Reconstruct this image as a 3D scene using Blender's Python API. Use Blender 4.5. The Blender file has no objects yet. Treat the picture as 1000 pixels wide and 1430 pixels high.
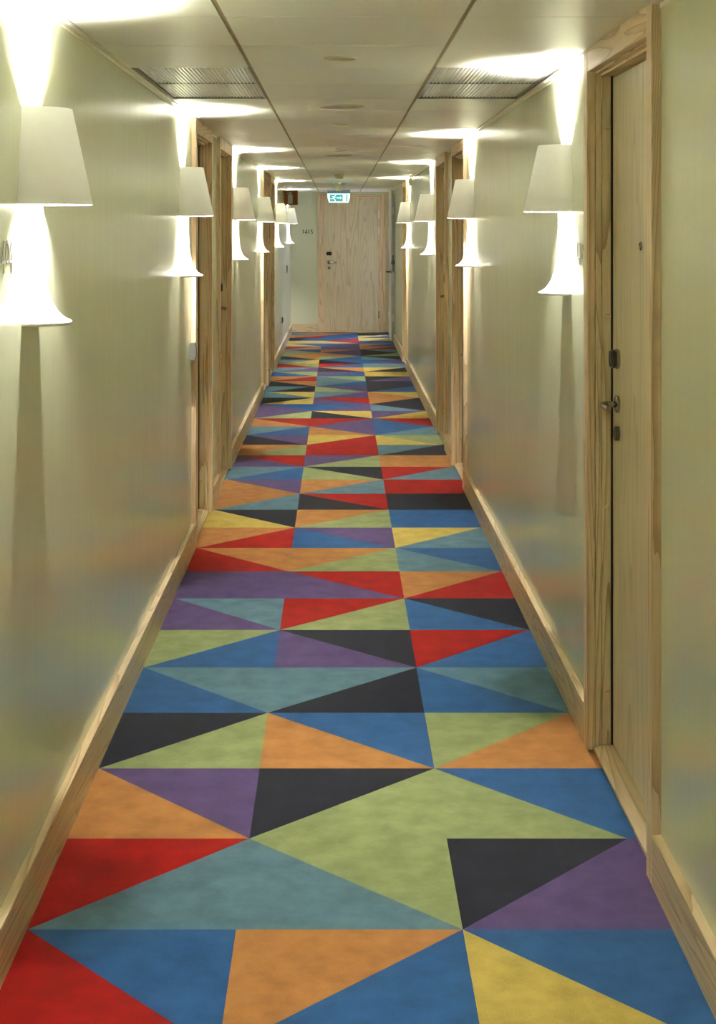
import bpy, bmesh, math, random
from mathutils import Vector, Matrix
random.seed(7)
R = math.radians
S = bpy.context.scene
C = S.collection

# ------------------------------------------------------------------ camera, world, exposure
# one unit = 1 m; X across the corridor, Y along it (away from the camera), Z up
F, VX, VY, H = 2110.0, 473.0, 318.0, 1.60        # focal length and vanishing point in pixels of 1000 x 1430, eye height
cam = bpy.data.cameras.new('camera')
camo = bpy.data.objects.new('camera', cam); C.objects.link(camo)
camo.location = (0, 0, H); camo.rotation_euler = (R(90), 0, 0)
cam.sensor_fit = 'VERTICAL'; cam.sensor_height = 36.0
cam.lens = F * 36.0 / 1430.0
cam.shift_x = (500 - VX) / 1430.0
cam.shift_y = -(715 - VY) / 1430.0
cam.clip_start = 0.05; cam.clip_end = 200
S.camera = camo
w = bpy.data.worlds.new('world'); S.world = w; w.use_nodes = True
w.node_tree.nodes['Background'].inputs[0].default_value = (0.5, 0.5, 0.5, 1)
w.node_tree.nodes['Background'].inputs[1].default_value = 0.0
S.view_settings.view_transform = 'Standard'; S.view_settings.look = 'None'
S.view_settings.gamma = 1.0; S.view_settings.use_curve_mapping = False
S.view_settings.exposure = 0.2
S.cycles.use_denoising = True
S.cycles.max_bounces = 14; S.cycles.diffuse_bounces = 12; S.cycles.glossy_bounces = 5
S.cycles.sample_clamp_indirect = 30.0
BULB = 3000.0            # emission strength of each lamp bulb
STAIR = 330.0           # emission of the ceiling light in the stairwell beyond the exit doorway

# ------------------------------------------------------------------ dimensions
XL, XR = -0.733, 0.784           # wall planes
FL, FR = -0.711, 0.761           # faces of baseboards and door frames
CEIL = 2.15
YB, YE = -4.6, 23.12             # wall behind the camera, end wall
OPEN_H = 2.077                   # top of the door openings

# ------------------------------------------------------------------ materials
def srgb(r, g, b):
    f = lambda c: (c/255)/12.92 if c/255 <= 0.04045 else (((c/255)+0.055)/1.055)**2.4
    return (f(r), f(g), f(b), 1)
def new_mat(name):
    m = bpy.data.materials.new(name); m.use_nodes = True
    nt = m.node_tree; b = nt.nodes['Principled BSDF']
    return m, nt, b
def node(nt, t, **kw):
    n = nt.nodes.new(t)
    for k, v in kw.items(): setattr(n, k, v)
    return n
def plain(name, col, rough=0.5, metal=0.0, spec=0.5, var=0.04, nscale=30.0, bump=0.0, bscale=300.0):
    m, nt, b = new_mat(name)
    geo = node(nt, 'ShaderNodeNewGeometry')
    nz = node(nt, 'ShaderNodeTexNoise'); nz.inputs['Scale'].default_value = nscale; nz.inputs['Detail'].default_value = 3
    nt.links.new(geo.outputs['Position'], nz.inputs['Vector'])
    rp = node(nt, 'ShaderNodeValToRGB')
    c = col
    rp.color_ramp.elements[0].position = 0.3; rp.color_ramp.elements[1].position = 0.7
    rp.color_ramp.elements[0].color = (c[0]*(1-var), c[1]*(1-var), c[2]*(1-var), 1)
    rp.color_ramp.elements[1].color = (min(1, c[0]*(1+var)), min(1, c[1]*(1+var)), min(1, c[2]*(1+var)), 1)
    nt.links.new(nz.outputs['Fac'], rp.inputs['Fac']); nt.links.new(rp.outputs['Color'], b.inputs['Base Color'])
    b.inputs['Roughness'].default_value = rough; b.inputs['Metallic'].default_value = metal
    b.inputs['Specular IOR Level'].default_value = spec
    if bump:
        n2 = node(nt, 'ShaderNodeTexNoise'); n2.inputs['Scale'].default_value = bscale; n2.inputs['Detail'].default_value = 2
        nt.links.new(geo.outputs['Position'], n2.inputs['Vector'])
        bp = node(nt, 'ShaderNodeBump'); bp.inputs['Strength'].default_value = bump; bp.inputs['Distance'].default_value = 0.002
        nt.links.new(n2.outputs['Fac'], bp.inputs['Height']); nt.links.new(bp.outputs['Normal'], b.inputs['Normal'])
    return m
def emit(name, col, strength):
    m = bpy.data.materials.new(name); m.use_nodes = True; nt = m.node_tree
    nt.nodes.remove(nt.nodes['Principled BSDF'])
    e = node(nt, 'ShaderNodeEmission'); e.inputs[0].default_value = col; e.inputs[1].default_value = strength
    nt.links.new(e.outputs[0], nt.nodes['Material Output'].inputs[0])
    return m
def wood(name, axis, light, dark, ring=9.0, rough=0.42):
    """ash: long grain along the axis, cathedral rings from a distorted wave"""
    m, nt, b = new_mat(name)
    geo = node(nt, 'ShaderNodeNewGeometry')
    mp = node(nt, 'ShaderNodeMapping')
    sc = [1.0, 1.0, 1.0]; sc['XYZ'.index(axis)] = 0.05
    mp.inputs['Scale'].default_value = sc
    nt.links.new(geo.outputs['Position'], mp.inputs['Vector'])
    big = node(nt, 'ShaderNodeTexNoise'); big.inputs['Scale'].default_value = ring; big.inputs['Detail'].default_value = 1.5
    big.inputs['Distortion'].default_value = 0.35
    nt.links.new(mp.outputs['Vector'], big.inputs['Vector'])
    mul = node(nt, 'ShaderNodeMath', operation='MULTIPLY'); mul.inputs[1].default_value = 16.0
    nt.links.new(big.outputs['Fac'], mul.inputs[0])
    fr = node(nt, 'ShaderNodeMath', operation='FRACT'); nt.links.new(mul.outputs[0], fr.inputs[0])
    fine = node(nt, 'ShaderNodeTexNoise'); fine.inputs['Scale'].default_value = 170.0; fine.inputs['Detail'].default_value = 3
    nt.links.new(mp.outputs['Vector'], fine.inputs['Vector'])
    rp = node(nt, 'ShaderNodeValToRGB')
    rp.color_ramp.elements[0].position = 0.0; rp.color_ramp.elements[0].color = light
    rp.color_ramp.elements[1].position = 1.0; rp.color_ramp.elements[1].color = dark
    e = rp.color_ramp.elements.new(0.62); e.color = tuple(light[i]*0.86 + dark[i]*0.14 for i in range(3)) + (1,)
    nt.links.new(fr.outputs[0], rp.inputs['Fac'])
    mx = node(nt, 'ShaderNodeMixRGB', blend_type='MULTIPLY'); mx.inputs['Fac'].default_value = 0.5
    r2 = node(nt, 'ShaderNodeValToRGB')
    r2.color_ramp.elements[0].position = 0.3; r2.color_ramp.elements[0].color = (0.74, 0.70, 0.64, 1)
    r2.color_ramp.elements[1].position = 0.65; r2.color_ramp.elements[1].color = (1, 1, 1, 1)
    nt.links.new(fine.outputs['Fac'], r2.inputs['Fac'])
    nt.links.new(rp.outputs['Color'], mx.inputs['Color1']); nt.links.new(r2.outputs['Color'], mx.inputs['Color2'])
    nt.links.new(mx.outputs['Color'], b.inputs['Base Color'])
    b.inputs['Roughness'].default_value = rough
    bp = node(nt, 'ShaderNodeBump'); bp.inputs['Strength'].default_value = 0.12; bp.inputs['Distance'].default_value = 0.001
    nt.links.new(fine.outputs['Fac'], bp.inputs['Height']); nt.links.new(bp.outputs['Normal'], b.inputs['Normal'])
    return m
def wall_paint(name, col, rough):
    """satin paint with a faint vertical brush texture"""
    m, nt, b = new_mat(name)
    geo = node(nt, 'ShaderNodeNewGeometry')
    mp = node(nt, 'ShaderNodeMapping'); mp.inputs['Scale'].default_value = (1, 1, 0.06)
    nt.links.new(geo.outputs['Position'], mp.inputs['Vector'])
    nz = node(nt, 'ShaderNodeTexNoise'); nz.inputs['Scale'].default_value = 40; nz.inputs['Detail'].default_value = 4
    nt.links.new(mp.outputs['Vector'], nz.inputs['Vector'])
    mr = node(nt, 'ShaderNodeMapRange'); mr.inputs['To Min'].default_value = rough-0.05; mr.inputs['To Max'].default_value = rough+0.05
    nt.links.new(nz.outputs['Fac'], mr.inputs['Value']); nt.links.new(mr.outputs['Result'], b.inputs['Roughness'])
    fz = node(nt, 'ShaderNodeTexNoise'); fz.inputs['Scale'].default_value = 420; fz.inputs['Detail'].default_value = 2
    nt.links.new(geo.outputs['Position'], fz.inputs['Vector'])
    rp = node(nt, 'ShaderNodeValToRGB')
    rp.color_ramp.elements[0].position = 0.25; rp.color_ramp.elements[1].position = 0.75
    rp.color_ramp.elements[0].color = tuple(c*0.95 for c in col[:3]) + (1,)
    rp.color_ramp.elements[1].color = tuple(min(1, c*1.04) for c in col[:3]) + (1,)
    nt.links.new(fz.outputs['Fac'], rp.inputs['Fac']); nt.links.new(rp.outputs['Color'], b.inputs['Base Color'])
    bp = node(nt, 'ShaderNodeBump'); bp.inputs['Strength'].default_value = 0.05; bp.inputs['Distance'].default_value = 0.001
    nt.links.new(fz.outputs['Fac'], bp.inputs['Height']); nt.links.new(bp.outputs['Normal'], b.inputs['Normal'])
    b.inputs['Specular IOR Level'].default_value = 0.85
    return m
def carpet_mat(name, col):
    m, nt, b = new_mat(name)
    geo = node(nt, 'ShaderNodeNewGeometry')
    a = node(nt, 'ShaderNodeTexNoise'); a.inputs['Scale'].default_value = 11; a.inputs['Detail'].default_value = 4; a.inputs['Roughness'].default_value = 0.6
    nt.links.new(geo.outputs['Position'], a.inputs['Vector'])
    f = node(nt, 'ShaderNodeTexNoise'); f.inputs['Scale'].default_value = 450; f.inputs['Detail'].default_value = 2
    nt.links.new(geo.outputs['Position'], f.inputs['Vector'])
    r1 = node(nt, 'ShaderNodeValToRGB')
    r1.color_ramp.elements[0].position = 0.32; r1.color_ramp.elements[0].color = (0.78, 0.78, 0.78, 1)
    r1.color_ramp.elements[1].position = 0.66; r1.color_ramp.elements[1].color = (1.10, 1.10, 1.10, 1)
    nt.links.new(a.outputs['Fac'], r1.inputs['Fac'])
    r2 = node(nt, 'ShaderNodeValToRGB')
    r2.color_ramp.elements[0].position = 0.3; r2.color_ramp.elements[0].color = (0.78, 0.78, 0.78, 1)
    r2.color_ramp.elements[1].position = 0.7; r2.color_ramp.elements[1].color = (1.1, 1.1, 1.1, 1)
    nt.links.new(f.outputs['Fac'], r2.inputs['Fac'])
    m1 = node(nt, 'ShaderNodeMixRGB', blend_type='MULTIPLY'); m1.inputs['Fac'].default_value = 1; m1.inputs['Color1'].default_value = col
    nt.links.new(r1.outputs['Color'], m1.inputs['Color2'])
    m2 = node(nt, 'ShaderNodeMixRGB', blend_type='MULTIPLY'); m2.inputs['Fac'].default_value = 1
    nt.links.new(m1.outputs['Color'], m2.inputs['Color1']); nt.links.new(r2.outputs['Color'], m2.inputs['Color2'])
    nt.links.new(m2.outputs['Color'], b.inputs['Base Color'])
    b.inputs['Roughness'].default_value = 0.95; b.inputs['Specular IOR Level'].default_value = 0.1
    b.inputs['Sheen Weight'].default_value = 0.03; b.inputs['Sheen Roughness'].default_value = 0.5
    bp = node(nt, 'ShaderNodeBump'); bp.inputs['Strength'].default_value = 0.35; bp.inputs['Distance'].default_value = 0.003
    nt.links.new(f.outputs['Fac'], bp.inputs['Height']); nt.links.new(bp.outputs['Normal'], b.inputs['Normal'])
    return m

M = {}
M['wall'] = wall_paint('satin_wall_paint', srgb(211, 214, 185), 0.23)
M['ceiling'] = plain('ceiling_tile_paint', srgb(238, 238, 226), 0.36, var=0.015)
M['tbar'] = plain('ceiling_runner', srgb(150, 130, 92), 0.5)
M['trim'] = plain('ceiling_edge_trim', srgb(226, 220, 200), 0.4)
ASH_L, ASH_D = srgb(222, 198, 162), srgb(186, 154, 116)
for ax in 'XYZ': M['wood'+ax] = wood('ash_wood_'+ax.lower(), ax, ASH_L, ASH_D)
M['jamb'] = wood('ash_jamb', 'Z', srgb(218, 200, 162), srgb(176, 146, 104), ring=7.0)
M['leaf'] = wood('ash_veneer', 'Z', srgb(212, 198, 164), srgb(190, 172, 134), ring=6.0, rough=0.35)
M['skirt'] = wood('ash_baseboard', 'Y', srgb(206, 184, 144), srgb(168, 140, 100))
M['skirtX'] = wood('ash_baseboard_end', 'X', srgb(214, 192, 150), srgb(176, 146, 104))
M['shade'] = plain('white_lamp_shade', srgb(244, 243, 238), 0.45, var=0.01)
nt = M['shade'].node_tree                    # the plastic lets a trace of the bulb's light through
tr = node(nt, 'ShaderNodeBsdfTranslucent'); tr.inputs[0].default_value = (1, 0.97, 0.88, 1)
mxs = node(nt, 'ShaderNodeMixShader'); mxs.inputs[0].default_value = 0.0045
nt.links.new(nt.nodes['Principled BSDF'].outputs[0], mxs.inputs[1]); nt.links.new(tr.outputs[0], mxs.inputs[2])
nt.links.new(mxs.outputs[0], nt.nodes['Material Output'].inputs[0])
M['lampbody'] = plain('white_lamp_body', srgb(238, 236, 228), 0.3, var=0.01)
M['bulb'] = emit('lamp_bulb', (1.0, 0.985, 0.935, 1), BULB)
M['steel'] = plain('brushed_steel', srgb(170, 168, 160), 0.18, 1.0)
M['dark_steel'] = plain('dark_steel', srgb(120, 118, 110), 0.3, 1.0)
M['concrete'] = plain('concrete', srgb(150, 148, 142), 0.9)
M['black'] = plain('black_plastic', srgb(16, 15, 14), 0.3)
M['number'] = plain('number_metal', srgb(196, 194, 186), 0.4, 0.3)
M['number_dark'] = plain('dark_number_metal', srgb(52, 50, 46), 0.4, 0.3)
M['switch'] = plain('grey_switch', srgb(98, 98, 92), 0.4)
M['white'] = plain('white_plastic', srgb(224, 222, 212), 0.4, var=0.01)
M['cream'] = plain('cream_plastic', srgb(214, 208, 178), 0.4, var=0.01)
M['grille'] = plain('silver_ribbed_grille', srgb(226, 227, 224), 0.25, 0.1)
M['downlight'] = plain('dull_lamp_reflector', srgb(178, 172, 146), 0.35, 0.3)
M['grey_door'] = plain('grey_painted_door', srgb(186, 184, 186), 0.4, var=0.01)
M['sign_brown'] = plain('russet_sign', srgb(158, 90, 32), 0.5)
M['sign_white'] = plain('sign_pale_print', srgb(220, 214, 202), 0.5)
M['exit_green'] = emit('exit_sign_green', srgb(86, 190, 178), 0.85)
M['exit_white'] = emit('exit_sign_white', (0.78, 1.0, 0.98, 1), 1.3)
m, nt, b = new_mat('clear_acrylic'); M['acrylic'] = m
b.inputs['Base Color'].default_value = srgb(170, 196, 226); b.inputs['Roughness'].default_value = 0.08
b.inputs['Transmission Weight'].default_value = 0.75; b.inputs['IOR'].default_value = 1.2
M['stair_light'] = emit('stairwell_light', (0.58, 0.68, 1.0, 1), STAIR)
M['stair_wall'] = plain('stairwell_paint', srgb(176, 176, 174), 0.7)
CK = 0.44
CARPET = dict(K=srgb(38, 38, 52), R=srgb(184, 20, 12), B=srgb(54, 106, 164), T=srgb(112, 150, 164), G=srgb(172, 184, 122),
              O=srgb(218, 150, 84), Y=srgb(236, 206, 104), P=srgb(108, 86, 138))
CM = {k: carpet_mat('carpet_' + n, tuple(c*CK for c in CARPET[k][:3]) + (1,)) for k, n in dict(K='charcoal', R='red', B='blue', T='teal', G='green', O='orange', Y='yellow', P='purple').items()}

# ------------------------------------------------------------------ mesh helpers
class MB:
    def __init__(s): s.v = []; s.f = []; s.mi = []
    def add(s, vs, fs, mi=0):
        o = len(s.v); s.v += [tuple(p) for p in vs]; s.f += [tuple(o+i for i in f) for f in fs]; s.mi += [mi]*len(fs); return s
    def box(s, x0, x1, y0, y1, z0, z1, mi=0):
        x0, x1 = min(x0, x1), max(x0, x1); y0, y1 = min(y0, y1), max(y0, y1); z0, z1 = min(z0, z1), max(z0, z1)
        return s.add([(x0,y0,z0),(x1,y0,z0),(x1,y1,z0),(x0,y1,z0),(x0,y0,z1),(x1,y0,z1),(x1,y1,z1),(x0,y1,z1)],
                     [(0,3,2,1),(4,5,6,7),(0,1,5,4),(1,2,6,5),(2,3,7,6),(3,0,4,7)], mi)
    def prism(s, poly, axis, a, b, mi=0):
        """poly: 2D outline, extruded from a to b along the axis"""
        n = len(poly)
        def P(p, t):
            if axis == 'Y': return (p[0], t, p[1])
            if axis == 'X': return (t, p[0], p[1])
            return (p[0], p[1], t)
        vs = [P(p, a) for p in poly] + [P(p, b) for p in poly]
        fs = [tuple(range(n))[::-1], tuple(range(n, 2*n))] + [(i, (i+1) % n, n+(i+1) % n, n+i) for i in range(n)]
        return s.add(vs, fs, mi)
    def lathe(s, prof, axis, c, n=24, a0=0.0, a1=2*math.pi, close=False, mi=0):
        """prof: (radius, height) list turned about the axis through c"""
        full = abs(a1-a0-2*math.pi) < 1e-6
        k = n if full else n+1
        vs = []
        for i in range(k):
            a = a0+(a1-a0)*i/n; ca, sa = math.cos(a), math.sin(a)
            for r, h in prof:
                if axis == 'Z': vs.append((c[0]+r*ca, c[1]+r*sa, c[2]+h))
                elif axis == 'X': vs.append((c[0]+h, c[1]+r*ca, c[2]+r*sa))
                else: vs.append((c[0]+r*ca, c[1]+h, c[2]+r*sa))
        m = len(prof); fs = []
        mm = m if close else m-1
        for i in range(n):
            j = (i+1) % k
            for q in range(mm):
                q2 = (q+1) % m
                fs.append((i*m+q, j*m+q, j*m+q2, i*m+q2))
        if close and not full:
            fs.append(tuple(range(m))); fs.append(tuple(range((k-1)*m, k*m))[::-1])
        return s.add(vs, fs, mi)
    def tube(s, pts, r, n=8, mi=0):
        vs = []; fs = []
        for i, p in enumerate(pts):
            p = Vector(p)
            d = (Vector(pts[min(i+1, len(pts)-1)]) - Vector(pts[max(i-1, 0)])).normalized()
            up = Vector((0, 0, 1)) if abs(d.z) < 0.9 else Vector((1, 0, 0))
            u = d.cross(up).normalized(); v = u.cross(d)
            rr = r[i] if isinstance(r, (list, tuple)) else r
            for k in range(n):
                a = 2*math.pi*k/n; vs.append(p + u*math.cos(a)*rr + v*math.sin(a)*rr)
        for i in range(len(pts)-1):
            for k in range(n):
                fs.append((i*n+k, i*n+(k+1) % n, (i+1)*n+(k+1) % n, (i+1)*n+k))
        fs.append(tuple(range(n))[::-1]); fs.append(tuple(range((len(pts)-1)*n, len(pts)*n)))
        return s.add(vs, fs, mi)
    def build(s, name, mat, parent=None, smooth=False, bevel=0.0, origin=None, recalc=True):
        """vertices are given in world coordinates (or local to the parent's empty when origin is passed)"""
        o_ = Vector(origin) if origin is not None else (Vector(parent.matrix_basis.translation) if parent and parent.parent is None else (
             Vector(parent.matrix_basis.translation)+Vector(parent.parent.matrix_basis.translation) if parent else Vector((0, 0, 0))))
        me = bpy.data.meshes.new(name)
        me.from_pydata([tuple(Vector(p)-o_) for p in s.v], [], s.f)
        mats = mat if isinstance(mat, (list, tuple)) else [mat]
        for q in mats: me.materials.append(q)
        me.polygons.foreach_set('material_index', s.mi)
        if recalc or bevel:
            bm = bmesh.new(); bm.from_mesh(me)
            if recalc: bmesh.ops.recalc_face_normals(bm, faces=bm.faces)
            if bevel:
                es = [e for e in bm.edges if e.is_manifold and e.calc_face_angle(0) > 0.6]
                bmesh.ops.bevel(bm, geom=es, offset=bevel, segments=2, affect='EDGES', clamp_overlap=True)
            bm.to_mesh(me); bm.free()
        if smooth:
            for p in me.polygons: p.use_smooth = True
            me.set_sharp_from_angle(angle=R(38))
        ob = bpy.data.objects.new(name, me); C.objects.link(ob)
        if parent: ob.parent = parent
        else: ob.location = o_
        return ob
def empty(name, loc):
    o = bpy.data.objects.new(name, None); C.objects.link(o); o.location = loc; o.empty_display_size = 0.1
    return o
def tag(o, label, cat=None, group=None, kind=None):
    o['label'] = label
    if cat: o['category'] = cat
    if group: o['group'] = group
    if kind: o['kind'] = kind
    return o
def struct(o, label=None, cat=None):
    o['kind'] = 'structure'
    if label: o['label'] = label
    if cat: o['category'] = cat
    return o
def copy_tree(o, parent=None):
    c = o.copy(); C.objects.link(c); c.parent = parent
    for ch in list(o.children): copy_tree(ch, c)
    return c

# ------------------------------------------------------------------ the carpet
Z0, ROW = 3.445, 0.513                   # first row edge and length of a row
COLS = [FL-0.03, -0.234, 0.283, FR+0.025]
APEX_L, APEX_R = FL+0.002, FR-0.004
# per row, three cells: '/AB' = A above the rising diagonal, B below; '\AB' = A below the falling one, B above; 'A' = one colour
PAT = r"""
\RB /OB \YB
/RT \TG /KP
\OP /KG \GB
/KG \OB /GO
\BT /TK \BT
/GB \PK /RB
\PT /RG \BK
P \PR /OR
\RO /OG \TB
/OR \BP /YT
\YK /OG B
/OT \KR K
\OP /OT R
/TB \GK /RT
\PR /PG O
/OG R /TK
\KP /YR \YG
/TB \OP /BT
\OR /RP \BR
/PG \KY /PY
\PB /BP \TK
/KY \PR /OK
\TY /TP \OY
/TK \GP /KB
\KO /TB K
/OR \TG /KP
\BG /PB Y
/TP \KO /YK
\RG /RB T
/TY \KB /BP
\KO /GB \TK
/GO \OP /KG
\GB /OP \KT
/RO P /OR
\YB /BP /OB
Y \YR B
B /BR Y
/OR B /YK
\TO /OB K
/BT \RP \GB
""".strip('\n').split('\n')
keys = list(CM)
car = MB()
def cell(y0, y1, xa, xb, code, xa_e, xb_e):
    """xa_e, xb_e: where the carpet is cut at the sides; the diagonals run between xa and xb"""
    def quad(vs, k): car.add([(x, y, 0) for x, y in vs], [tuple(range(len(vs)))], keys.index(k))
    if len(code) == 1:
        quad([(xa_e, y0), (xb_e, y0), (xb_e, y1), (xa_e, y1)], code); return
    d, a, b2 = code
    if d == '/':                 # from the near left corner to the far right corner
        quad([(xa, y0), (xb, y1), (xa, y1)], a); quad([(xa, y0), (xb, y0), (xb, y1)], b2)
        if xa_e < xa: quad([(xa_e, y0), (xa, y0), (xa, y1), (xa_e, y1)], a)
        if xb_e > xb: quad([(xb, y0), (xb_e, y0), (xb_e, y1), (xb, y1)], b2)
    else:                        # from the far left corner to the near right corner
        quad([(xa, y0), (xb, y0), (xa, y1)], a); quad([(xb, y0), (xb, y1), (xa, y1)], b2)
        if xa_e < xa: quad([(xa_e, y0), (xa, y0), (xa, y1), (xa_e, y1)], a)
        if xb_e > xb: quad([(xb, y0), (xb_e, y0), (xb_e, y1), (xb, y1)], b2)
k = -1
rows = []
while Z0 + k*ROW > YB: k -= 1
for r in range(k, len(PAT)-1):
    i = r+1
    code = PAT[i] if i >= 0 else PAT[(i*7) % 22]
    y0, y1 = Z0+r*ROW, Z0+(r+1)*ROW
    y0c, y1c = max(y0, YB), min(y1, YE)
    if y0c >= y1c: continue
    cs = code.split()
    if i < 0: cs = [cs[0], cs[1], cs[2]]
    cell(y0c, y1c, APEX_L, COLS[1], cs[0], COLS[0], COLS[1])
    cell(y0c, y1c, COLS[1], COLS[2], cs[1], COLS[1], COLS[2])
    cell(y0c, y1c, COLS[2], APEX_R, cs[2], COLS[2], COLS[3])
fl = car.build('floor', [CM[k] for k in keys], recalc=False)
struct(fl, 'carpet of bright woven triangles in red, blue, green, orange and charcoal', 'carpet')
sub = MB().box(-1.0, 1.05, YB-0.2, YE+0.2, -0.12, -0.002).build('floor', M['concrete'])
struct(sub, 'bare concrete slab under the patterned carpet', 'floor')

# ------------------------------------------------------------------ doors: positions along the corridor (outer edges of the frames)
ST = 0.066                        # width of a frame stile
DOORS = [  # side, near outer edge, far outer edge, side of the handle, label
    (1, 3.672, 4.694, 'far', 'ash door with peephole, black reader and steel lever, number 1405 beside frame'),
    (1, 9.21, 10.24, 'near', 'ash door in tall frame just past the second lamp on the wall with the peephole door'),
    (1, 10.82, 11.85, 'far', 'ash door across a narrow wall strip, frame just before the third wall lamp'),
    (1, 17.05, 18.08, 'near', 'ash door in tall frame close to the grey open exit door'),
    (-1, 7.525, 8.555, 'near', 'ash door in tall frame beside the grey light switch'),
    (-1, 9.06, 10.09, 'far', 'ash door with steel lever, second frame after the grey light switch'),
    (-1, 14.30, 15.33, 'near', 'ash door in tall frame right after the fourth lamp on the switch wall'),
    (-1, 15.80, 16.83, 'far', 'ash door with lever, last before the extinguisher sign'),
]
EXIT_Y = (21.93, 22.98)           # doorway to the stairwell in the right wall, near the end

def wall_side(name, s, gaps, label):
    mb = MB(); xw = XR if s > 0 else XL
    y = YB
    for a, b_ in sorted(gaps) + [(YE+0.1, None)]:
        mb.box(xw, xw+s*0.14, y, a, 0, CEIL+0.1)
        y = b_
    return struct(mb.build(name, M['wall']), label, 'wall')
gr = [(a+0.03, b_-0.03) for s, a, b_, *_ in DOORS if s > 0] + [(EXIT_Y[0]+0.03, EXIT_Y[1]-0.03)]
gl = [(a+0.03, b_-0.03) for s, a, b_, *_ in DOORS if s < 0]
wall_side('wall_right', 1, gr, 'satin green-beige wall with the peephole door')
wall_side('wall_left', -1, gl, 'satin green-beige wall with the light switch')
struct(MB().box(XL-0.14, XR+0.14, YE, YE+0.14, 0, CEIL+0.1).build('wall_end', M['wall']), 'grey end wall carrying the number 1415', 'wall')
struct(MB().box(XL-0.14, XR+0.14, YB-0.14, YB, 0, CEIL+0.1).build('wall_back', M['wall']), 'plain wall closing the corridor', 'wall')

# ------------------------------------------------------------------ ceiling: slab, runners, tiles
ceil = struct(MB().box(XL-0.14, XR+0.14, YB-0.14, YE+0.14, CEIL+0.03, CEIL+0.10).build('ceiling', M['tbar']), 'suspended ceiling of pale rectangular tiles', 'ceiling')
SEAM = (-0.303, 0.328)
for x in SEAM:
    MB().box(x-0.009, x+0.009, YB, YE, CEIL+0.004, CEIL+0.03).build('runner', M['tbar'], ceil)
PITCH, T0 = 0.628, 4.570
VENT_ROWS = (1, 2)                # tiles from T0 + PITCH taken by the grilles
spans = [(XL+0.001, SEAM[0]-0.006), (SEAM[0]+0.006, SEAM[1]-0.006), (SEAM[1]+0.006, XR-0.001)]
tile_me = {}
r = int(math.floor((YB-T0)/PITCH))
while T0 + r*PITCH < YE:
    ya, yb = max(T0+r*PITCH, YB), min(T0+(r+1)*PITCH, YE)
    for ci, (xa, xb) in enumerate(spans):
        if ci != 1 and r in VENT_ROWS: continue
        key = (ci, round(yb-ya, 3))
        g = 0.0012
        if key not in tile_me:
            ob = MB().box(xa, xb, ya+g, yb-g, CEIL, CEIL+0.018).build('ceiling_tile', M['ceiling'], ceil, bevel=0.0012, origin=(0, ya, 0))
            tile_me[key] = ob.data; ob.location = (0, ya, 0)
        else:
            ob = bpy.data.objects.new('ceiling_tile', tile_me[key]); C.objects.link(ob); ob.parent = ceil; ob.location = (0, ya, 0)
        ob.location.z = random.uniform(-0.0006, 0.0006)
    r += 1
for i, (s, xw) in enumerate(((-1, XL), (1, XR))):
    mb = MB().prism([(xw, CEIL-0.001), (xw-s*0.020, CEIL-0.001), (xw-s*0.020, CEIL-0.006), (xw-s*0.004, CEIL-0.006), (xw-s*0.004, CEIL-0.016), (xw, CEIL-0.016)], 'Y', YB, YE)
    struct(mb.build('trim_%d' % (i+1), M['trim']), 'thin pale edge strip where the ceiling meets the %s wall' % ('switch' if s < 0 else 'peephole door'), 'trim')

# ------------------------------------------------------------------ baseboards
def boards(name, s, gaps):
    xw, xf = (XR, FR) if s > 0 else (XL, FL)
    y = YB; obs = []
    par = None
    segs = []
    for a, b_ in sorted(gaps) + [(YE, None)]:
        segs.append((y, a)); y = b_
    for ya, yb in segs:
        if yb-ya < 0.02: continue
        mb = MB().prism([(xw, 0), (xf, 0), (xf, 0.122), (xf+s*0.001, 0.1235), (xw, 0.1245)], 'Y', ya, yb)
        o = mb.build(name if par is None else 'board', M['skirt'], par)
        if par is None: par = struct(o, 'pale ash baseboard along the %s wall' % ('switch' if s < 0 else 'peephole door'), 'baseboard')
boards('baseboard_right', 1, [(a, b_) for s, a, b_, *_ in DOORS if s > 0] + [(20.95, EXIT_Y[1])])
boards('baseboard_left', -1, [(a, b_) for s, a, b_, *_ in DOORS if s < 0])
struct(MB().prism([(YE, 0), (YE-0.014, 0), (YE-0.014, 0.128), (YE, 0.131)], 'X', FL+0.002, -0.318).build('baseboard_end', M['skirtX']), 'short ash baseboard under the number 1415', 'baseboard')

# ------------------------------------------------------------------ door hardware
def lever(par_leaf, x, y, z, out, along, r_rose=0.026, neck=0.05, arm=0.115):
    """lever on a leaf facing out = -s along X; along = direction of the arm along Y"""
    h = MB()
    h.lathe([(0.0, 0), (r_rose, 0), (r_rose, out*0.008), (r_rose-0.004, out*0.011), (0.0, out*0.011)], 'X', (x, y, z), 20)
    pts = [(x+out*0.008, y, z), (x+out*neck*0.75, y, z), (x+out*neck*0.97, y+along*0.012, z), (x+out*neck, y+along*0.03, z), (x+out*neck, y+along*arm, z)]
    h.tube(pts, [0.0095, 0.0095, 0.0098, 0.0095, 0.0085], 10)
    return h.build('handle', M['steel'], par_leaf, smooth=True)
def rose(par_leaf, x, y, z, out):
    h = MB().lathe([(0.0, 0), (0.022, 0), (0.022, out*0.010), (0.019, out*0.013), (0.0, out*0.013)], 'X', (x, y, z), 20)
    h.box(x+out*0.012, x+out*0.0155, y-0.004, y+0.004, z-0.010, z+0.010)
    return h.build('lock_cylinder', M['dark_steel'], par_leaf, smooth=True)
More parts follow.
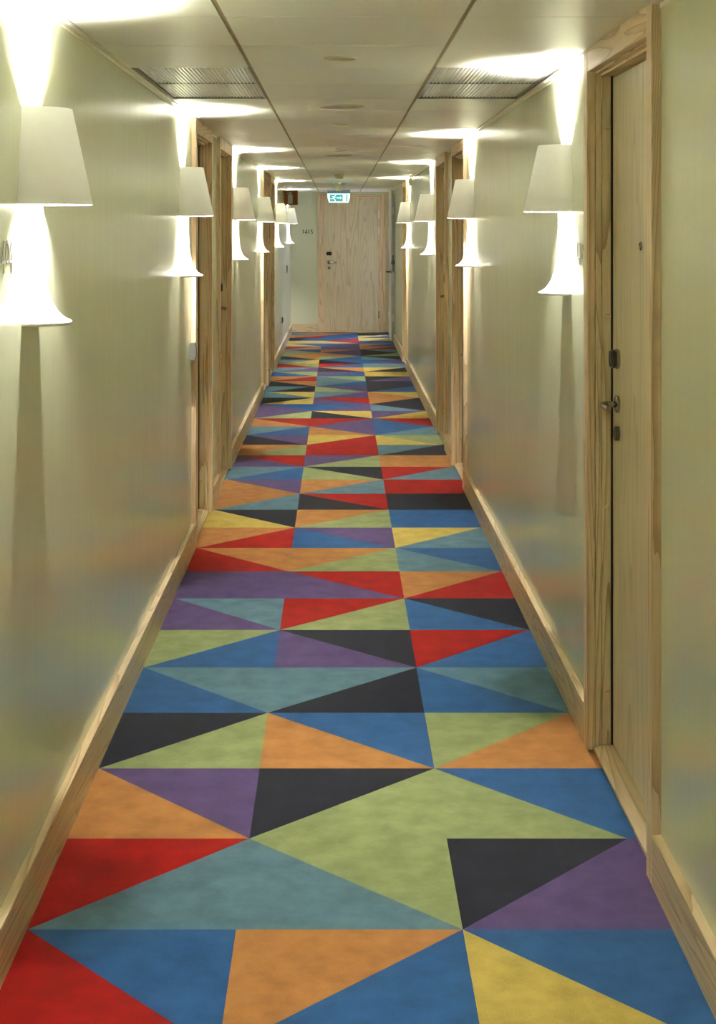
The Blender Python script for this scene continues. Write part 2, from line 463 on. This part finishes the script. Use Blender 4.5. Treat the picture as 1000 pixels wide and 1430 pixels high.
def reader(par_leaf, x, y, z, out):
    """upright oval card reader: steel rim, black face"""
    def oval(ry, rz, n=20):
        return [(y+ry*math.copysign(abs(math.cos(a))**0.7, math.cos(a)), z+rz*math.copysign(abs(math.sin(a))**0.7, math.sin(a))) for a in [2*math.pi*i/n for i in range(n)]]
    a = MB().prism(oval(0.030, 0.030), 'X', x, x+out*0.010).build('reader_rim', M['steel'], par_leaf, smooth=True, bevel=0.002)
    c = MB().prism(oval(0.028, 0.028), 'X', x+out*0.010, x+out*0.026).build('card_reader', M['black'], par_leaf, smooth=True, bevel=0.004)

def door(n, s, ya, yb, hside, label):
    xf = FR if s > 0 else FL
    X = lambda u: xf + s*u
    root = empty('door_%d' % n, (xf, (ya+yb)/2, 0)); struct(root, label, 'door')
    ia, ib = ya+ST, yb-ST
    MB().box(X(0), X(0.0235), ya, ia, 0, CEIL-0.001).build('stile', M['woodZ'], root, bevel=0.0015)
    MB().box(X(0), X(0.0235), ib, yb, 0, CEIL-0.001).build('stile', M['woodZ'], root, bevel=0.0015)
    MB().box(X(0.0005), X(0.0235), ia, ib, OPEN_H, CEIL-0.001).build('header_board', M['woodY'], root, bevel=0.001)
    # linings: outer lining behind the stile, then the rebated jamb, 12 mm further in
    for y0, d in ((ia, 1), (ib, -1)):
        o = MB(); o.box(X(0.0235), X(0.0260), y0-d*0.03, y0-d*0.006, 0, OPEN_H+0.03)
        o.box(X(0.0260), X(0.042), y0-d*0.03, y0+d*0.004, 0, OPEN_H-0.006)
        o.box(X(0.042), X(0.044), y0-d*0.03, y0-d*0.002, 0, OPEN_H-0.006)
        jamb = o.build('lining', M['jamb'], root)
        j = MB().box(X(0.044), X(0.120), y0-d*0.03, y0+d*0.010, 0, OPEN_H-0.010).build('jamb', M['jamb'], root, bevel=0.0015)
        if d < 0:
            MB().box(X(0.0705), X(0.0765), y0+d*0.009, y0+d*0.0165, 0.022, OPEN_H-0.014).build('gap_strip', M['black'], j)  # black strip standing in for the shadow gap along the leaf's far edge
            for z in (1.905, 1.327, 0.746, 0.175):
                cp = MB().lathe([(0.0, -0.0045), (0.006, -0.0042), (0.010, -0.0025), (0.0112, 0.001), (0.0112, 0.004)], 'Y', (X(0.064), y0+d*0.010, z), 14)
                cp.build('screw_cap', M['woodX'], j, smooth=True)
    o = MB(); o.box(X(0.0235), X(0.026), ia, ib, OPEN_H-0.001, OPEN_H+0.03)
    o.box(X(0.026), X(0.042), ia, ib, OPEN_H-0.006, OPEN_H+0.03)
    o.box(X(0.042), X(0.120), ia, ib, OPEN_H-0.014, OPEN_H+0.03)
    o.build('head_lining', M['woodY'], root)
    MB().box(X(0.09), X(0.125), ia, ib, 0, OPEN_H).build('backing', M['jamb'], root)
    # threshold with a bevelled front
    MB().prism([(X(0.020), 0.0), (X(0.020), 0.010), (X(0.048), 0.020), (X(0.095), 0.022), (X(0.095), 0)], 'Y', ia+0.007, ib-0.007).build('threshold', M['skirt'], root)
    # the leaf, 4 mm gaps around
    la, lb = ia+0.014, ib-0.017
    leaf = MB().box(X(0.076), X(0.112), la, lb, 0.027, OPEN_H-0.020).build('leaf', M['leaf'], root, bevel=0.0012)
    hy = lb-0.095 if hside == 'far' else la+0.095
    al = -1 if hside == 'far' else 1
    xl = X(0.076)
    reader(leaf, xl, hy, 1.208, -s)
    lever(leaf, xl, hy, 1.072, -s, al)
    rose(leaf, xl, hy, 0.985, -s)
    ph = MB().lathe([(0.0, -s*0.001), (0.006, -s*0.001), (0.0075, -s*0.004), (0.011, -s*0.004), (0.0125, -s*0.001), (0.0125, 0)], 'X', (xl, (la+lb)/2, 1.549), 16)
    ph.build('peephole', M['steel'], leaf, smooth=True)
    return root
for i, (s, a, b_, hs, lab) in enumerate(DOORS): door(i+1, s, a, b_, hs, lab)

# ------------------------------------------------------------------ end door (number 1415), hinged on the right
def end_door():
    root = empty('door_9', (0.2, YE, 0)); struct(root, 'ash veneer door 1415 closing the end of the corridor', 'door')
    xa, xb, ja, jb = -0.318, 0.722, -0.2115, 0.612
    top, ft = 2.046, 2.112
    y0 = YE-0.028
    MB().box(xa, ja-0.022, y0, YE, 0, ft).build('stile', M['woodZ'], root, bevel=0.0015)
    MB().box(jb+0.012, xb, y0, YE, 0, ft).build('stile', M['woodZ'], root, bevel=0.0015)
    MB().box(ja-0.022, jb+0.012, y0, YE, top+0.012, ft).build('header_board', M['woodX'], root, bevel=0.0015)
    MB().box(ja-0.022, ja-0.003, y0+0.012, YE, 0, top+0.012).build('jamb', M['woodZ'], root)
    MB().box(jb+0.003, jb+0.012, y0+0.012, YE, 0, top+0.012).build('jamb', M['woodZ'], root)
    MB().box(ja-0.003, jb+0.003, YE-0.006, YE, 0, top+0.012).build('backing', M['jamb'], root)
    MB().box(ja-0.003, jb+0.003, YE-0.030, YE, 0, 0.016).build('threshold', M['woodX'], root)
    yl = YE-0.020
    leaf = MB().box(ja, jb, yl, YE-0.005, 0.022, top).build('leaf', M['leaf'], root, bevel=0.001)
    hx = -0.146
    MB().box(hx-0.042, hx+0.042, yl-0.018, yl, 1.178, 1.232).build('card_reader', M['black'], leaf, bevel=0.010)
    h = MB().lathe([(0.0, 0), (0.026, 0), (0.026, -0.010), (0.0, -0.010)], 'Y', (hx, yl, 1.070), 18)
    h.tube([(hx, yl-0.006, 1.07), (hx, yl-0.045, 1.07), (hx+0.02, yl-0.052, 1.07), (hx+0.115, yl-0.052, 1.07)], 0.010, 8)
    h.build('handle', M['steel'], leaf, smooth=True)
    MB().lathe([(0.0, 0), (0.024, 0), (0.024, -0.012), (0.0, -0.012)], 'Y', (hx, yl, 0.984), 18).build('lock_cylinder', M['dark_steel'], leaf, smooth=True)
    for z in (1.80, 1.555):
        MB().box(jb-0.010, jb+0.010, yl-0.010, yl, z-0.055, z+0.055).build('hinge', M['white'], leaf, bevel=0.002)
    MB().box(jb-0.007, jb+0.010, yl-0.010, yl, 0.21, 0.33).build('hinge', M['dark_steel'], leaf, bevel=0.002)
end_door()

# ------------------------------------------------------------------ exit doorway in the right wall and its open grey leaf
def exit_doorway():
    ya, yb = EXIT_Y
    root = empty('door_10', (FR, (ya+yb)/2, 0)); struct(root, 'open grey exit door folded back beside the doorway to the stairwell', 'door')
    X = lambda u: FR+u
    MB().box(X(0), X(0.15), ya, ya+0.06, 0, CEIL-0.001).build('stile', M['woodZ'], root)
    MB().box(X(0), X(0.15), yb-0.06, yb, 0, CEIL-0.001).build('stile', M['woodZ'], root)
    MB().box(X(0), X(0.15), ya+0.06, yb-0.06, 2.06, CEIL-0.001).build('header_board', M['woodY'], root)
    MB().box(X(0.0), X(0.15), ya+0.06, yb-0.06, 0, 0.012).build('threshold', M['skirt'], root)
    for z in (1.82, 1.56, 0.28):
        MB().box(X(-0.010), X(0.002), yb-0.045, yb-0.02, z-0.05, z+0.05).build('hinge', M['white'], root)
    la, lb = 20.98, 21.92
    leaf = MB().box(0.731, 0.783, la, lb, 0.02, 2.07).build('leaf', M['grey_door'], root, bevel=0.0015)
    xm = 0.757
    MB().box(xm-0.012, xm+0.012, la-0.002, la+0.001, 0.98, 1.22).build('lock_plate', M['dark_steel'], leaf)
    MB().lathe([(0.014, -0.012), (0.026, -0.012), (0.026, 0.0), (0.014, 0.0)], 'Y', (xm-0.004, la, 1.115), 18, close=True).build('lock_ring', M['black'], leaf, smooth=True)
    h = MB().lathe([(0.0, 0), (0.026, 0), (0.026, -0.008), (0.0, -0.008)], 'X', (0.731, la+0.07, 0.985), 16)
    h.tube([(0.729, la+0.07, 0.985), (0.672, la+0.07, 0.985), (0.668, la+0.08, 0.985), (0.668, la+0.18, 0.985)], 0.010, 8)
    h.build('handle', M['black'], leaf, smooth=True)
    for z in (1.83, 0.35):
        MB().box(xm-0.010, xm+0.010, la-0.003, la+0.001, z-0.05, z+0.05).build('edge_plate', M['white'], leaf)
    # the stairwell beyond
    x0, x1, y0, y1 = XR+0.14, XR+2.6, 20.9, 26.0
    struct(MB().box(x0, x1, y0-0.1, y0, 0, 2.5).box(x0, x1, y1, y1+0.1, 0, 2.5).box(x1, x1+0.1, y0, y1, 0, 2.5).box(x0-0.002, x0+0.05, y0, y1, CEIL+0.1, 2.5).box(x0-0.05, x0+0.05, YE+0.14, y1, 0, 2.5).build('wall_stairwell', M['stair_wall']), 'pale stairwell walls beyond the exit doorway', 'wall')
    struct(MB().box(x0-0.14, x1, y0, y1, -0.1, -0.001).build('floor_stairwell', M['stair_wall']), 'pale stairwell floor beyond the exit doorway', 'floor')
    struct(MB().box(x0-0.14, x1, y0, y1, 2.5, 2.6).build('ceiling_stairwell', M['stair_wall']), 'pale stairwell ceiling beyond the exit doorway', 'ceiling')
    lamp = empty('ceiling_light_offscreen', (x0+1.3, 24.6, 2.5)); tag(lamp, 'cool white ceiling light in the stairwell beyond the exit doorway', 'light')
    MB().box(x0+0.9, x0+1.7, 24.2, 25.0, 2.46, 2.5).build('housing', M['white'], lamp, bevel=0.004)
    MB().box(x0+0.93, x0+1.67, 24.23, 24.97, 2.45, 2.459).build('diffuser', M['stair_light'], lamp)
exit_doorway()

# ------------------------------------------------------------------ half lamps on the walls
ZT, ZS, ZBs = 1.882, 1.654, 1.370      # shade top, shade bottom, base bottom
def make_lamp():
    """built at the origin of its empty against the plane x = 0, reaching out to +x"""
    root = empty('wall_lamp', (0, 0, 0))
    z0 = ZBs
    A0, A1 = -math.pi/2, math.pi/2
    # shade: half cone with a wall of 3 mm, open above and below
    rb, rt, t = 0.148, 0.099, 0.003
    h0, h1 = ZS-z0, ZT-z0
    MB().lathe([(rb, h0), (rt, h1), (rt-t, h1), (rb-t, h0)], 'Z', (0, 0, 0), 32, A0, A1, close=True).build('shade', M['shade'], root, smooth=True)
    # body: trumpet foot and neck
    prof = [(0.0, 0.0), (0.094, 0.0), (0.098, 0.003), (0.0985, 0.007), (0.096, 0.0105), (0.088, 0.0135), (0.076, 0.021), (0.064, 0.034), (0.053, 0.053), (0.045, 0.077),
            (0.039, 0.105), (0.035, 0.140), (0.0325, 0.185), (0.031, 0.235), (0.031, 0.305), (0.0, 0.305)]
    MB().lathe(prof, 'Z', (0, 0, 0), 28, A0, A1, close=True).build('body', M['lampbody'], root, smooth=True)
    MB().lathe([(0.0, 0.300), (0.016, 0.300), (0.016, 0.364), (0.012, 0.368), (0.0, 0.368)], 'Z', (0.040, 0, 0), 14).build('socket', M['white'], root, smooth=True)
    bp = [(r_, h_+0.02) for r_, h_ in ((0.0, 0.345), (0.012, 0.347), (0.015, 0.360), (0.025, 0.376), (0.0315, 0.392), (0.033, 0.407), (0.029, 0.424), (0.017, 0.436), (0.0, 0.440))]
    MB().lathe(bp, 'Z', (0.040, 0, 0), 14).build('bulb', M['bulb'], root, smooth=True)
    # bracket that holds the shade on the neck
    br = MB()
    for a in (-70, 0, 70):
        ca, sa = math.cos(R(a)), math.sin(R(a))
        br.tube([(0.030*ca, 0.030*sa, 0.283), (0.085*ca, 0.085*sa, 0.300), (0.139*ca, 0.139*sa, 0.306)], 0.0022, 6)
    br.build('shade_bracket', M['white'], root)
    return root
lampL = [3.59, 7.08, 10.64, 13.88, 17.68, 21.64]
lampR = [5.19, 8.87, 12.70, 16.66]
extraL, extraR = [0.08, -3.4], [1.50, -2.2]
LAB = {
    (-1, 3.59): 'white half lamp glowing on the wall beside the number 1404',
    (-1, 7.08): 'white half lamp just before the grey light switch',
    (-1, 10.64): 'white half lamp right after the two doors past the light switch',
    (-1, 13.88): 'white half lamp just before the second pair of doors on the switch wall',
    (-1, 17.68): 'white half lamp after the second pair of doors on the switch wall',
    (-1, 21.64): 'white half lamp nearest the number 1415, behind the extinguisher sign',
    (1, 5.19): 'white half lamp beside the number 1405 and the peephole door frame',
    (1, 8.87): 'white half lamp second along the wall of the peephole door',
    (1, 12.70): 'white half lamp third along the wall of the peephole door',
    (1, 16.66): 'white half lamp under the small box near the ceiling, closest to the open grey door',
    (-1, 0.08): 'white half lamp behind the viewer on the switch wall', (-1, -3.4): 'white half lamp far behind on the switch wall',
    (1, 1.50): 'white half lamp on the wall before the peephole door', (1, -2.2): 'white half lamp far behind on the peephole door wall'}
proto = None
for s, ys in ((-1, lampL+extraL), (1, lampR+extraR)):
    for y in ys:
        if proto is None: proto = o = make_lamp()
        else: o = copy_tree(proto)
        o.location = (XL if s < 0 else XR, y, ZBs)
        o.rotation_euler = (0, 0, 0 if s < 0 else math.pi)
        o.name = 'wall_lamp_offscreen' if y in extraL+extraR else 'wall_lamp'
        tag(o, LAB[(s, y)], 'lamp', 'half lamps along both walls')

# ------------------------------------------------------------------ ribbed grilles in the ceiling
def vent(s):
    xa, xb = spans[0] if s < 0 else spans[2]
    xa, xb = (xa+0.022, xb) if s < 0 else (xa, xb-0.022)
    y0, y1 = T0+PITCH, T0+3*PITCH
    root = empty('ceiling_grille', ((xa+xb)/2, (y0+y1)/2, CEIL))
    tag(root, 'silvery ribbed ceiling grille on the side of the %s' % ('number 1404' if s < 0 else 'peephole door'), 'grille', 'ribbed ceiling grilles')
    MB().box(xa, xb, y0, y1, CEIL+0.022, CEIL+0.029).build('backing', M['grille'], root)
    fr = MB()
    fr.box(xa, xb, y0, y0+0.004, CEIL+0.001, CEIL+0.02).box(xa, xb, y1-0.004, y1, CEIL+0.001, CEIL+0.02)
    fr.box(xa, xa+0.006, y0, y1, CEIL, CEIL+0.02).box(xb-0.006, xb, y0, y1, CEIL, CEIL+0.02)
    ym = (y0+y1)/2
    fr.box(xa, xb, ym-0.003, ym+0.003, CEIL+0.004, CEIL+0.02)
    fr.build('frame', M['dark_steel'], root)
    for ya, yb in ((y0+0.0045, ym-0.003), (ym+0.003, y1-0.0045)):
        p = empty('grille_panel', (0, 0, 0)); p.parent = root
        bpn = MB().box(xa+0.007, xb-0.007, ya, yb, CEIL+0.012, CEIL+0.016)
        n = 28; wd = (xb-xa-0.014)/n
        for i in range(n):
            x = xa+0.007+i*wd
            bpn.prism([(x+wd*0.02, CEIL+0.012), (x+wd*0.28, CEIL+0.006), (x+wd*0.68, CEIL+0.006), (x+wd*0.94, CEIL+0.012)], 'Y', ya, yb)
        o = bpn.build('rib', M['grille'], p, origin=root.location); o['kind'] = 'stuff'
vent(-1); vent(1)

# ------------------------------------------------------------------ round ceiling fittings
def disc(x, y, d, label):
    root = empty('downlight', (x, y, CEIL)); tag(root, label, 'downlight')
    r_ = d/2
    MB().lathe([(r_, 0.001), (r_, -0.003), (r_-0.006, -0.005), (r_-0.010, -0.003), (r_-0.010, 0.001)], 'Z', (x, y, CEIL), 32, close=True).build('ring', M['cream'], root, smooth=True)
    MB().lathe([(0, -0.0008), (r_*0.5, -0.0012), (r_-0.009, -0.002)], 'Z', (x, y, CEIL), 32).build('lens', M['downlight'], root, smooth=True)
disc(0.006, 4.90, 0.109, 'small round unlit downlight between the two ribbed grilles and the number 1404')
disc(0.013, 6.85, 0.210, 'large round unlit downlight just past the two ribbed grilles')
disc(0.013, 8.115, 0.092, 'small round unlit downlight second along the ceiling from the ribbed grilles')
disc(0.010, 10.78, 0.107, 'small round unlit downlight just before a large one')
disc(0.003, 11.49, 0.200, 'large round unlit downlight farther from the ribbed grilles')
x, y = 0.006, 15.5
root = empty('smoke_detector', (x, y, CEIL)); tag(root, 'cream round smoke detector on the ceiling before the exit sign', 'detector')
MB().lathe([(0.050, 0.001), (0.050, -0.012), (0.0, -0.012)], 'Z', (x, y, CEIL), 24).build('base', M['cream'], root, smooth=True)
MB().lathe([(0.047, -0.012), (0.047, -0.028), (0.0, -0.028)], 'Z', (x, y, CEIL), 24).build('body', M['cream'], root, smooth=True)
for a in range(8):
    aa = a*math.pi/4+0.2
    MB().box(x+0.030*math.cos(aa)-0.008, x+0.030*math.cos(aa)+0.008, y+0.030*math.sin(aa)-0.008, y+0.030*math.sin(aa)+0.008, CEIL-0.038, CEIL-0.028).build('rib', M['cream'], root)
MB().lathe([(0.043, -0.038), (0.040, -0.047), (0.028, -0.053), (0.0, -0.054)], 'Z', (x, y, CEIL), 24).build('cap', M['cream'], root, smooth=True)

# ------------------------------------------------------------------ exit sign
def exit_sign():
    y = 18.7; xc = 0.0
    root = empty('exit_sign', (xc, y, CEIL)); tag(root, 'lit green emergency exit sign with running figure and arrow, hung from ceiling', 'sign')
    MB().lathe([(0.108, 0.0), (0.108, -0.006), (0.070, -0.020), (0.050, -0.045), (0.040, -0.075), (0.036, -0.090), (0.028, -0.096), (0.0, -0.096)], 'Z', (xc, y, CEIL), 28).build('canopy', M['cream'], root, smooth=True)
    P = lambda px, py: ((px-VX)*y/F, H+(VY-py)*y/F)
    (xa, zt), (xb, zm), zb = P(457.2, 265), P(489, 270.2), P(0, 283)[1]
    t = 0.010
    MB().box(xa, xb, y-t/2, y+t/2, zm, zt).build('clear_panel', M['acrylic'], root)
    c = 0.022
    lit = MB().prism([(xa, zm), (xa+0.004, zb+0.05), (xa+c, zb), (xb-c, zb), (xb-0.004, zb+0.05), (xb, zm)], 'Y', y-t/2, y+t/2).build('lit_panel', M['exit_white'], root)
    yf = y-t/2-0.0015
    gx0, gx1, gz0, gz1 = xa+0.030, xb-0.032, zb+0.014, zm-0.012
    MB().box(gx0, gx1, yf, yf+0.0014, gz0, gz1).build('green_print', M['exit_green'], lit)
    q = lambda pts, nm: MB().prism([(gx0+(gx1-gx0)*a, gz0+(gz1-gz0)*b_) for a, b_ in pts], 'Y', yf-0.0012, yf).build(nm, M['exit_white'], lit)
    q([(0.73, 0.02), (0.93, 0.02), (0.93, 0.96), (0.73, 0.96)], 'door_print')
    q([(0.40, 0.44), (0.58, 0.44), (0.58, 0.30), (0.69, 0.52), (0.58, 0.74), (0.58, 0.60), (0.40, 0.60)], 'arrow_print')
    man = MB()
    def poly(pts): man.prism([(gx0+(gx1-gx0)*a, gz0+(gz1-gz0)*b_) for a, b_ in pts], 'Y', yf-0.0012, yf)
    poly([(0.16, 0.42), (0.24, 0.36), (0.31, 0.66), (0.22, 0.74)])                       # trunk
    poly([(0.27, 0.80), (0.31, 0.76), (0.35, 0.80), (0.35, 0.90), (0.31, 0.95), (0.27, 0.90)])   # head
    poly([(0.02, 0.42), (0.16, 0.44), (0.20, 0.36), (0.03, 0.33)])                       # rear leg
    poly([(0.19, 0.42), (0.25, 0.38), (0.33, 0.24), (0.33, 0.04), (0.29, 0.04), (0.28, 0.20)])   # front leg
    poly([(0.12, 0.72), (0.22, 0.74), (0.23, 0.66), (0.14, 0.64)])                       # arms
    poly([(0.29, 0.66), (0.38, 0.58), (0.37, 0.52), (0.28, 0.58)])
    man.build('running_figure_print', M['exit_white'], lit)
exit_sign()

# ------------------------------------------------------------------ fire extinguisher flag sign on the left wall
def ext_sign():
    y = 19.8
    xa, xb, za, zb = XL, -0.536, 1.898, 2.090
    root = empty('extinguisher_sign', (xa, y, za)); tag(root, 'russet square flag sign with pale fire extinguisher symbol', 'sign')
    MB().box(xa+0.002, xb, y-0.004, y+0.004, za, zb).build('plate', M['sign_brown'], root)
    MB().box(xa, xa+0.012, y-0.012, y+0.012, za+0.02, zb-0.02).build('bracket', M['white'], root)
    q = lambda pts: [(xa+(xb-xa)*a, za+(zb-za)*b_) for a, b_ in pts]
    s_ = MB()
    s_.prism(q([(0.36, 0.08), (0.64, 0.08), (0.66, 0.14), (0.66, 0.62), (0.60, 0.74), (0.40, 0.74), (0.34, 0.62), (0.34, 0.14)]), 'Y', y-0.0055, y-0.004)
    s_.prism(q([(0.45, 0.74), (0.55, 0.74), (0.55, 0.82), (0.45, 0.82)]), 'Y', y-0.0055, y-0.004)
    s_.prism(q([(0.28, 0.74), (0.34, 0.84), (0.60, 0.88), (0.60, 0.82), (0.38, 0.79), (0.31, 0.72)]), 'Y', y-0.0055, y-0.004)
    s_.build('extinguisher_print', M['sign_white'], root)
ext_sign()

# ------------------------------------------------------------------ room numbers: old-style figures made of strokes
def arc(cx, cy, rx, ry, a0, a1, n=8):
    return [(cx+rx*math.cos(R(a0+(a1-a0)*i/n)), cy+ry*math.sin(R(a0+(a1-a0)*i/n))) for i in range(n+1)]
GL = {'1': [[(0.12, 0.78), (0.34, 1.0), (0.34, 0.0)], [(0.08, 0.0), (0.60, 0.0)]],
      '4': [[(0.52, -0.45), (0.52, 1.0), (0.0, 0.06), (0.75, 0.06)]],
      '5': [[(0.62, 1.0), (0.20, 1.0), (0.16, 0.48)] + arc(0.26, 0.06, 0.38, 0.46, 100, -100, 10)],
      '0': [arc(0.36, 0.5, 0.34, 0.5, 0, 360, 18)],
      '6': [[(0.6, 1.45), (0.3, 1.2), (0.06, 0.7)] + arc(0.36, 0.42, 0.31, 0.40, 160, 520, 16)],
      '7': [[(0.05, 1.0), (0.65, 1.0), (0.25, -0.45)]]}
def number(text, xh, adv, to3, depth, mat, label, loc, bold=0.062):
    """to3(u, v, d): reading direction, up, out of the wall"""
    root = empty('room_number', loc); tag(root, label, 'number')
    for i, ch in enumerate(text):
        mb = MB(); hw = bold*xh
        for line in GL[ch]:
            pts = [(p[0]*xh+i*adv, p[1]*xh) for p in line]
            for (ax_, ay_), (bx_, by_) in zip(pts[:-1], pts[1:]):
                d = Vector((bx_-ax_, by_-ay_)); L = d.length
                if L < 1e-6: continue
                d /= L; nrm = Vector((-d.y, d.x))*hw; e = d*hw*0.6
                c4 = [(ax_-e.x+nrm.x, ay_-e.y+nrm.y), (bx_+e.x+nrm.x, by_+e.y+nrm.y), (bx_+e.x-nrm.x, by_+e.y-nrm.y), (ax_-e.x-nrm.x, ay_-e.y-nrm.y)]
                vs = [to3(u, v, 0) for u, v in c4] + [to3(u, v, depth) for u, v in c4]
                mb.add(vs, [(0,1,2,3),(7,6,5,4),(0,4,5,1),(1,5,6,2),(2,6,7,3),(3,7,4,0)])
        mb.build('digit', mat, root)
zc = 1.522
number('1415', 0.046, 0.042, lambda u, v, d: (-0.556+u, YE-d, zc+v), 0.006, M['number_dark'], 'dark figures 1415 on the grey end wall', (-0.5, YE, zc), 0.10)
number('1404', 0.046, 0.038, lambda u, v, d: (XL+d, 3.243+u, zc+v), 0.0022, M['number'], 'silver figures 1404 beside the wall lamp', (XL, 3.25, zc))
number('1405', 0.046, 0.036, lambda u, v, d: (XR-d, 4.968-u, zc-0.02+v), 0.0022, M['number'], 'silver figures 1405 beside the peephole door frame', (XR, 4.85, zc))
number('1406', 0.046, 0.036, lambda u, v, d: (XL+d, 7.32+u, zc+v), 0.0022, M['number'], 'silver figures 1406 above the grey light switch', (XL, 7.3, zc))
number('1407', 0.046, 0.036, lambda u, v, d: (XR-d, 9.19-u, zc+v), 0.0022, M['number'], 'silver figures 1407 beside the second door of the peephole wall', (XR, 9.1, zc))

# ------------------------------------------------------------------ small things on the walls
def plate(name, s, y, z, wy, hz, t, mat, label, cat, part):
    xw = XR if s > 0 else XL
    root = empty(name, (xw, y, z)); tag(root, label, cat)
    MB().box(xw, xw-s*t, y-wy/2, y+wy/2, z-hz/2, z+hz/2).build('cover_plate', mat, root, bevel=0.002)
    MB().box(xw-s*t, xw-s*(t+0.005), y-wy*0.32, y+wy*0.32, z-hz*0.30, z+hz*0.30).build(part, mat, root, bevel=0.0015)
plate('light_switch', -1, 7.465, 0.990, 0.076, 0.086, 0.026, M['switch'], 'grey square light switch on the wall beside the ash door frame', 'switch', 'rocker')
plate('light_switch', -1, 21.25, 1.02, 0.08, 0.12, 0.012, M['switch'], 'small grey switch under the last wall lamp by the end wall', 'switch', 'rocker')
plate('wall_socket', -1, 19.5, 0.41, 0.08, 0.08, 0.014, M['dark_steel'], 'small dark wall socket low down near the end wall', 'socket', 'insert')
plate('sensor_box', 1, 16.28, 2.094, 0.05, 0.078, 0.026, M['cream'], 'small cream box high on the wall above a half lamp', 'box', 'insert')
